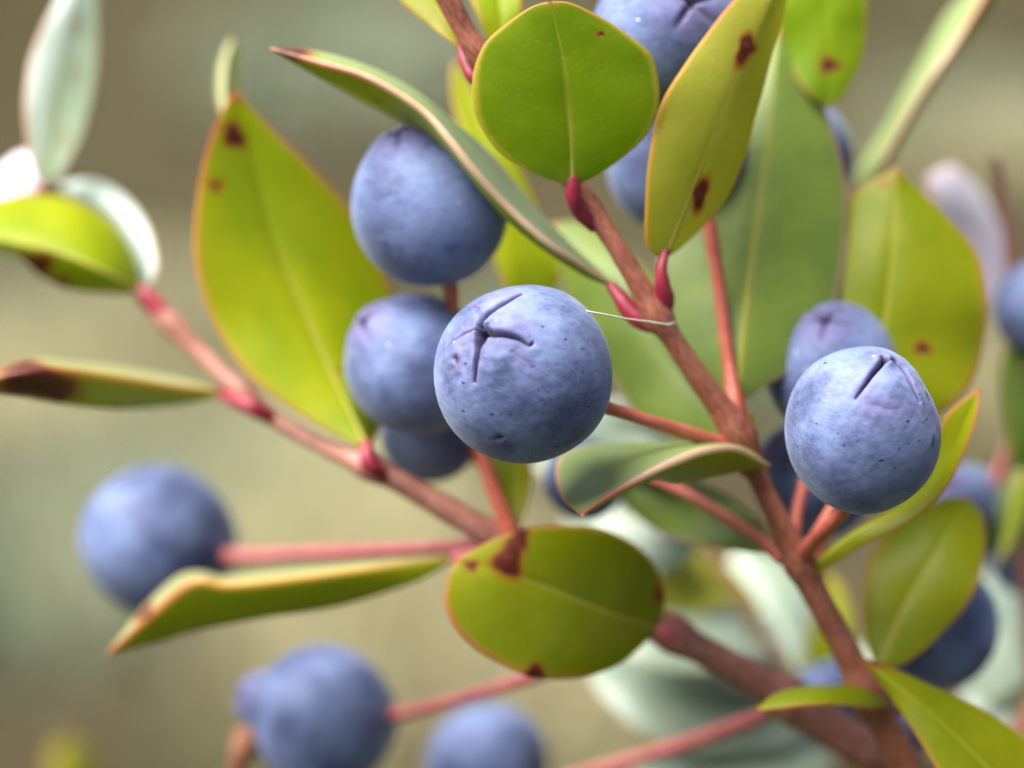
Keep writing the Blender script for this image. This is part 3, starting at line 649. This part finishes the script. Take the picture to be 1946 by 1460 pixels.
leaf([(700, 855, 12), (640, 730, 14), (590, 620, 15), (540, 500, 15.5), (505, 395, 15.5), (475, 285, 15), (447, 172, 14)],
     [(640, 826, 12.5), (555, 775, 13), (470, 705, 13.5), (412, 620, 14), (380, 530, 14), (371, 440, 14), (380, 350, 14), (402, 265, 14), (425, 210, 14)],
     [(722, 810, 15), (750, 735, 17), (755, 640, 18), (735, 540, 18), (692, 450, 17), (645, 378, 16), (575, 305, 15), (500, 232, 14.5)], 'bright',
     spots=[(442, 258, 15, 19, -25), (408, 350, 13, 11, 0, .6), (415, 240, 12, 8, 0, .35), (640, 690, 10, 7, 0, .35)], petiole=[(698, 840, 11.8, 9), (698, 864, 11.4, 15), (708, 888, 11.4, 18), (730, 904, 12.0, 14)], label='large yellow-green leaf with a red-brown spot near its orange tip', nu=80, nv=22)
leaf([(430, 260, 19), (426, 180, 20), (430, 120, 21), (442, 72, 22)], [(418, 200, 21), (416, 140, 22), (428, 95, 22)], [(440, 200, 24), (448, 140, 25), (450, 100, 24)], 'twist_yellow', rib=False, nu=32, nv=8)
leaf([(432, 746, 18), (330, 736, 15), (220, 719, 12), (120, 705, 10), (40, 710, 9), (-70, 735, 9)], [(370, 722, 20), (300, 712, 19.5), (220, 700, 17.5), (130, 688, 15), (65, 684, 13), (0, 702, 11)],
     [(380, 762, 17), (300, 772, 16), (220, 774, 14), (120, 766, 12), (40, 752, 11), (-20, 745, 10)], 'twist_yellow', spots=[(48, 722, 52, 22, 8, 1), (95, 735, 22, 16, 0, 1)], ridge=True, rib=False,
     petiole=[(420, 747, 17.6, 10), (448, 760, 16.4, 15), (482, 776, 15.6, 17), (520, 798, 15.8, 12)], label='narrow edge-on leaf with a dark red-brown tip', bulge=0.05, wave=0.05)
leaf([(268, 553, 19), (200, 516, 17), (110, 480, 17), (20, 462, 18), (-70, 440, 20)], [(255, 498, 20), (212, 428, 21), (150, 384, 21.5), (70, 371, 22), (0, 382, 22), (-50, 412, 21)],
     [(230, 557, 19), (150, 553, 20), (85, 530, 21), (46, 490, 21), (0, 475, 21), (-40, 458, 21)], 'bright', spots=[(82, 494, 22, 13, 10, .9), (120, 528, 16, 9, 15, .7)],
     petiole=[(266, 548, 19, 13), (280, 566, 18.8, 19), (310, 598, 18.6, 20), (324, 614, 18.5, 14)], label='folded yellow-green leaf with a pink upper rim at the twig end')
leaf([(285, 552, 20), (268, 470, 22), (215, 400, 25), (110, 352, 29)], [(299, 500, 20), (280, 430, 23), (238, 374, 26), (180, 344, 28)], [(262, 515, 25), (228, 450, 27), (185, 402, 29), (140, 372, 30)], 'pale', rib=False)
berry(817, 396, 9, 150, axis=(-0.33, 0.9, 0.35), el=1.02, nose=0.12, wide=0.44, rot=0.2, stalk=[(856, 545, 10, 12), (880, 700, 11.5, 12), (920, 880, 12, 14), (972, 1015, 12.5, 18)], smat='stalk', squash=(0.99, 1.0), label='blue berry under the long twisted leaf')
berry(790, 692, 12, 137, axis=(-0.75, 0.62, 0.55), nose=0.10, wide=0.40, neck=0.02, rot=0.1, stalk=[(870, 790, 13, 11), (925, 890, 13, 12), (972, 1020, 13, 16)], smat='stalk')
berry(818, 822, 18, 96, axis=(-0.3, -0.5, -0.6), nose=0.03, stalk=[(900, 860, 17, 11), (940, 930, 15, 12), (974, 1022, 13, 14)], smat='stalk')
berry(300, 1028, 29, 148, axis=(-0.86, -0.2, -0.3), nose=0.05, squash=(1.0, 0.955), stalk=[(432, 1060, 27, 15), (600, 1052, 23, 15), (780, 1044, 18, 14), (955, 1032, 13.5, 15)], smat='stalk_pink', label='strongly blurred blue berry on a long pink stalk')
leaf([(868, 1060, 14), (700, 1082, 12.5), (560, 1100, 12), (430, 1113, 12), (365, 1108, 12), (280, 1178, 13.5), (205, 1243, 15)], [(770, 1062, 15), (640, 1076, 16), (520, 1086, 17), (430, 1096, 17.5), (380, 1086, 17.5), (335, 1098, 17.5), (268, 1163, 17)],
     [(780, 1108, 13.5), (640, 1150, 14), (500, 1172, 14), (380, 1196, 14.5), (290, 1222, 15)], 'twist_yellow', ridge=True, rib=False, spots=[(290, 1160, 20, 9, -40, .7)], petiole=[(860, 1061, 14, 10), (900, 1050, 13.6, 12), (950, 1036, 13, 12)], pmat='stalk_pink', bulge=0.05, wave=0.05)
berry(614, 1364, 26.5, 140, axis=(-0.92, 0.30, 0.25), nose=0.36, wide=0.29, neck=0.03, rot=0.35, stalk=[(745, 1360, 25, 12), (850, 1336, 21, 12), (1000, 1290, 18, 13), (1150, 1235, 14, 14), (1245, 1195, 13, 16)], smat='stalk_pink', label='blurred blue berry with a protruding nose-like crown')
berry(926, 1455, 36, 120, axis=(-0.5, -0.6, 0.2), stalk=[(1020, 1500, 31, 14), (1150, 1462, 28, 15), (1300, 1415, 24, 16), (1440, 1364, 19, 17), (1500, 1335, 16, 18)], smat='stalk_pink')
leaf([(1248, 1196, 11.5), (1150, 1163, 9.5), (1050, 1122, 8.5), (960, 1087, 8), (866, 1066, 8)], [(1262, 1140, 12), (1235, 1066, 11.5), (1175, 1020, 11), (1095, 1000, 10), (1005, 1005, 9), (930, 1031, 8.5)],
     [(1225, 1222, 11), (1175, 1262, 10), (1105, 1286, 9), (1020, 1284, 8), (940, 1254, 7.5), (880, 1208, 7.2), (850, 1150, 7.2), (853, 1100, 7.5)], 'olive',
     spots=[(958, 1068, 20, 26, 25), (978, 1030, 13, 24, 35), (893, 1076, 11, 9, 0, .8), (1002, 1274, 14, 13, 0, 1), (1247, 1130, 12, 14, 0, .6)],
     petiole=[(1243, 1194, 11.6, 14), (1258, 1202, 12, 24), (1282, 1212, 12.6, 25), (1310, 1228, 13, 14)], pmat='petiole_pink', label='broad olive leaf with a large dark brown blotch at its edge', nu=80, nv=22)
leaf([(976, 1012, 13), (968, 900, 15), (962, 770, 17)], [(945, 940, 14), (935, 860, 16)], [(1000, 950, 14), (1004, 860, 16)], 'bright', rib=False)
leaf([(1020, 590, 18), (985, 470, 18), (930, 300, 19), (862, 112, 21)], [(960, 540, 18), (925, 430, 18.5), (888, 300, 19), (860, 180, 20)], [(1065, 520, 18), (1040, 440, 18.5), (985, 320, 19), (905, 180, 20)], 'bright', rib=False,
     petiole=[(1018, 585, 18, 10), (1010, 760, 17, 10), (990, 920, 15, 10), (974, 1025, 13, 10)], pmat='stalk')
ptube('dry_stub', [(500, 1372, 26, 16), (470, 1400, 25.5, 22), (462, 1425, 25, 22), (452, 1450, 25, 16), (436, 1500, 25, 12)], M['dry'], sides=12, wob=0.15)
berry(1580, 1335, 27, 78, axis=(0.3, -0.4, 0.3), stalk=[(1600, 1400, 22, 12), (1620, 1412, 18.5, 14)])
berry(1728, 1372, 28, 62, axis=(0.3, -0.4, 0.3), stalk=[(1720, 1430, 24, 12), (1700, 1462, 20.5, 14)])

# ================================================================== BACK BRANCH (pale waxy leaves behind)
branch('myrtle_branch', 'blurred twig of pale bluish-green waxy leaves behind the broad blotched olive leaf', (0.09, 0.27, 0.0), 'myrtle twigs in the picture')
stem([(1335, 1030, 36, 9), (1400, 1130, 36, 10), (1460, 1222, 36.5, 12), (1520, 1310, 37, 14), (1580, 1420, 38, 18), (1660, 1580, 40, 22)], 'stalk_tan', (0.09, 0.27, 0))
leaf([(1545, 1385, 38), (1400, 1345, 34), (1260, 1310, 33), (1115, 1262, 35)], [(1480, 1290, 42), (1350, 1225, 44), (1220, 1205, 42)], [(1480, 1425, 34), (1350, 1432, 31), (1220, 1395, 31), (1140, 1320, 33)], 'teal', rib=False)
leaf([(1500, 1290, 38), (1420, 1200, 38), (1330, 1110, 40), (1240, 1030, 42)], [(1400, 1240, 36), (1310, 1190, 37), (1255, 1120, 39)], [(1450, 1170, 42), (1390, 1080, 44), (1310, 1030, 44)], 'lime', rib=False)
leaf([(1525, 1310, 38), (1510, 1220, 40), (1470, 1130, 43), (1400, 1040, 46)], [(1455, 1240, 40), (1410, 1160, 43), (1385, 1090, 45)], [(1560, 1240, 42), (1550, 1150, 45), (1480, 1060, 47)], 'teal', rib=False)
leaf([(1335, 1035, 36), (1250, 1020, 38), (1160, 990, 41), (1060, 930, 45)], [(1290, 960, 40), (1190, 920, 43), (1110, 905, 45)], [(1270, 1080, 37), (1170, 1070, 39), (1090, 1010, 43)], 'teal', rib=False)
leaf([(1600, 1440, 38), (1450, 1440, 34), (1300, 1470, 32), (1150, 1530, 32)], [(1520, 1390, 42), (1400, 1385, 42), (1260, 1420, 38)], [(1540, 1500, 34), (1400, 1540, 30), (1260, 1560, 30)], 'teal', rib=False)
leaf([(1530, 1310, 36), (1560, 1240, 36), (1575, 1170, 37), (1570, 1090, 38)], [(1535, 1250, 36), (1545, 1180, 36), (1555, 1120, 37)], [(1600, 1270, 36), (1620, 1200, 36), (1600, 1120, 37)], 'bright', rib=False)
leaf([(1400, 1130, 36), (1330, 1140, 36), (1280, 1135, 36), (1230, 1110, 37)], [(1340, 1110, 37), (1280, 1095, 38)], [(1340, 1165, 35), (1285, 1170, 35), (1245, 1140, 36)], 'lime', rib=False)
leaf([(1460, 1222, 36.5), (1430, 1270, 35), (1400, 1290, 34), (1340, 1230, 35)], [(1440, 1285, 33), (1400, 1310, 33)], [(1425, 1225, 40), (1380, 1215, 40)], 'rosy', rib=False)  # small whitish leaf stands in for a glint, painted by its colour

leaf([(1345, 1045, 36), (1240, 960, 34), (1140, 900, 33), (1010, 880, 34)], [(1290, 960, 38), (1180, 870, 38), (1080, 850, 37)], [(1290, 1010, 33), (1180, 975, 31), (1080, 940, 31)], 'teal', rib=False)
leaf([(1470, 1238, 36.5), (1380, 1220, 33), (1270, 1200, 31), (1160, 1210, 31)], [(1400, 1165, 38), (1290, 1140, 38), (1200, 1160, 36)], [(1400, 1270, 31), (1290, 1280, 29), (1200, 1255, 29)], 'teal', rib=False)
leaf([(1550, 1365, 37.5), (1480, 1300, 36), (1440, 1240, 36), (1400, 1150, 37)], [(1440, 1310, 34), (1395, 1240, 34), (1380, 1180, 36)], [(1520, 1260, 40), (1470, 1180, 41)], 'pale', rib=False)
leaf([(1590, 1440, 38), (1640, 1330, 40), (1700, 1240, 42), (1780, 1130, 46)], [(1590, 1340, 40), (1640, 1240, 42), (1710, 1150, 45)], [(1690, 1330, 40), (1760, 1240, 42), (1800, 1170, 45)], 'teal', rib=False)

# ================================================================== RIGHT BRANCH
branch('myrtle_branch', 'blurred twig with leaf painted with rosy-white sheen and berries beside the broad olive-green leaf', (0.17, 0.24, 0.0), 'myrtle twigs in the picture')
stem([(1895, 300, 28, 9), (1925, 520, 28, 12), (1940, 760, 28, 14), (1945, 980, 28, 15), (1965, 1250, 29, 18), (2010, 1560, 31, 22)], 'bark_pink', (0.17, 0.24, 0))
leaf([(1928, 650, 28), (1900, 540, 29), (1860, 430, 31), (1805, 312, 34)], [(1875, 560, 26), (1810, 460, 27), (1762, 350, 31)], [(1925, 560, 34), (1910, 460, 37), (1868, 370, 37)], 'rosy', rib=False)
leaf([(1640, 420, 24), (1685, 300, 21), (1750, 180, 20), (1812, 90, 20), (1905, -60, 22)], [(1632, 330, 27), (1690, 230, 29), (1745, 130, 30), (1815, 10, 29)], [(1680, 330, 22), (1738, 225, 22), (1805, 120, 22), (1882, 10, 23)], 'twist', rib=False, ridge=True, bulge=.04, wave=0.03)
leaf([(1560, -150, 15), (1565, -60, 14), (1570, 60, 14), (1576, 208, 14)], [(1490, -90, 15), (1475, 0, 15), (1490, 90, 15), (1530, 170, 14)], [(1620, -100, 15), (1643, 0, 14), (1645, 60, 14), (1632, 125, 14), (1603, 178, 14)], 'green', spots=[(1575, 127, 15, 12, 0, .85)], rib=False, label='rounded green leaf with one orange-brown spot')
berry(1995, 592, 26, 106, axis=(0.4, 0.3, 0.5), stalk=[(1975, 700, 27, 11), (1942, 790, 28, 13)])
berry(1834, 962, 30, 80, axis=(-0.4, 0.5, 0.5), stalk=[(1890, 925, 29, 13), (1920, 850, 28.5, 13), (1940, 780, 28, 14)], smat='stalk_pink')
berry(1945, 1058, 34, 72, axis=(0.1, -0.5, 0.5))
leaf([(1965, 1000, 28), (1930, 940, 26), (1938, 880, 26), (1985, 780, 28)], [(1860, 1060, 30), (1885, 960, 32), (1935, 850, 33)], [(1900, 1080, 25), (1950, 980, 25), (1990, 880, 26)], 'twist', rib=False, ridge=True, bulge=.04)
leaf([(1968, 1280, 29), (1920, 1230, 34), (1880, 1190, 37), (1835, 1120, 42)], [(1890, 1330, 33), (1840, 1290, 37), (1825, 1200, 40)], [(1960, 1180, 40), (1930, 1110, 44), (1880, 1090, 45)], 'teal', rib=False)
leaf([(1975, 1340, 29), (1930, 1350, 33), (1880, 1345, 37), (1820, 1330, 41)], [(1930, 1390, 31), (1870, 1390, 36)], [(1930, 1310, 38), (1870, 1300, 41)], 'pale', rib=False)
leaf([(1950, 1000, 28), (1948, 900, 26), (1938, 800, 25), (1912, 650, 25)], [(1925, 900, 26), (1908, 800, 26), (1902, 720, 26)], [(1985, 920, 26), (1990, 820, 26), (1960, 710, 26)], 'sheen', rib=False)
# near leaf in the lower right corner, on its own shoot
branch('myrtle_shoot', 'green leaf with orange rim and red tip entering beside the lower twig', (0.2, 0.17, 0.0), None, cat='branch')
leaf([(2080, 1640, 8), (1960, 1540, 7), (1840, 1425, 6.5), (1730, 1325, 7), (1632, 1248, 8)], [(2060, 1500, 8), (1960, 1412, 8), (1900, 1370, 8), (1840, 1336, 8), (1760, 1300, 8), (1690, 1270, 8)],
     [(1960, 1640, 7), (1860, 1560, 6), (1790, 1470, 6), (1742, 1395, 6.5), (1690, 1320, 7.5)], 'olive', spots=[(1660, 1258, 32, 10, 25, .6)], petiole=[(2070, 1632, 8, 14), (2120, 1690, 8.5, 16), (2150, 1740, 9, 16)])
stem([(2110, 1640, 9, 18), (2150, 1740, 9, 20), (2190, 1860, 9.5, 24)], 'bark', (0.2, 0.17, 0))

# ================================================================== LEFT SHOOT
branch('myrtle_shoot', 'blurred shoot with an upright leaf painted with pale sky sheen beside the folded leaf', (-0.12, 0.23, 0.0), None, cat='branch')
stem([(-20, 330, 24, 16), (-40, 400, 25, 17), (-70, 560, 26, 19), (-110, 800, 27, 22)], 'bark', (-0.12, 0.23, 0))
leaf([(92, 360, 24), (98, 250, 24), (118, 120, 25), (145, -20, 27), (160, -110, 28)], [(62, 315, 23), (48, 215, 23), (58, 125, 24), (88, 45, 25), (120, -20, 27)], [(122, 318, 27), (155, 245, 28), (176, 150, 29), (183, 50, 29), (178, -40, 29)], 'pale',
     spots=[(142, 50, 16, 26, 0, .22), (138, 135, 12, 24, 10, .22), (124, 250, 10, 18, 0, .25)], petiole=[(90, 352, 24, 10), (50, 385, 24.5, 11), (-38, 398, 25, 12)], label='upright leaf painted with pale sky sheen')
leaf([(-25, 360, 24.5), (20, 350, 24), (50, 330, 25), (72, 285, 27)], [(10, 385, 23), (60, 372, 24), (78, 330, 26)], [(0, 320, 28), (30, 295, 29)], 'rosy', rib=False,
     petiole=[(-10, 358, 24.4, 12), (-30, 365, 24.6, 13)])
branch('seedling', 'small blurred yellowish leaf shoot low in the background', (-0.125, 0.42, 0.0), None, cat='plant')
leaf([(135, 1520, 80), (135, 1460, 80), (132, 1400, 80)], [(95, 1490, 80), (100, 1430, 80)], [(175, 1490, 82), (168, 1430, 82)], 'lime', rib=False)
stem([(135, 1500, 80, 10), (140, 1700, 80, 14)], 'stalk_tan', (-0.125, 0.42, 0))

# ================================================================== SILK THREAD
OFF = np.zeros(3); CUR = None
th = ptube('silk_thread', [(1100, 588, -1.2, 1.6), (1122, 593, -1.0, 1.7), (1150, 598, -0.6, 1.7), (1190, 606, 0.4, 1.7), (1235, 612, 1.8, 1.8), (1272, 618, 2.6, 1.8), (1281, 617, 2.8, 1.8), (1282, 613, 3.0, 1.5)], M['silk'], sides=6, wob=0.02)
th['label'] = 'fine white silk thread trailing from the star-scarred berry'; th['category'] = 'thread'
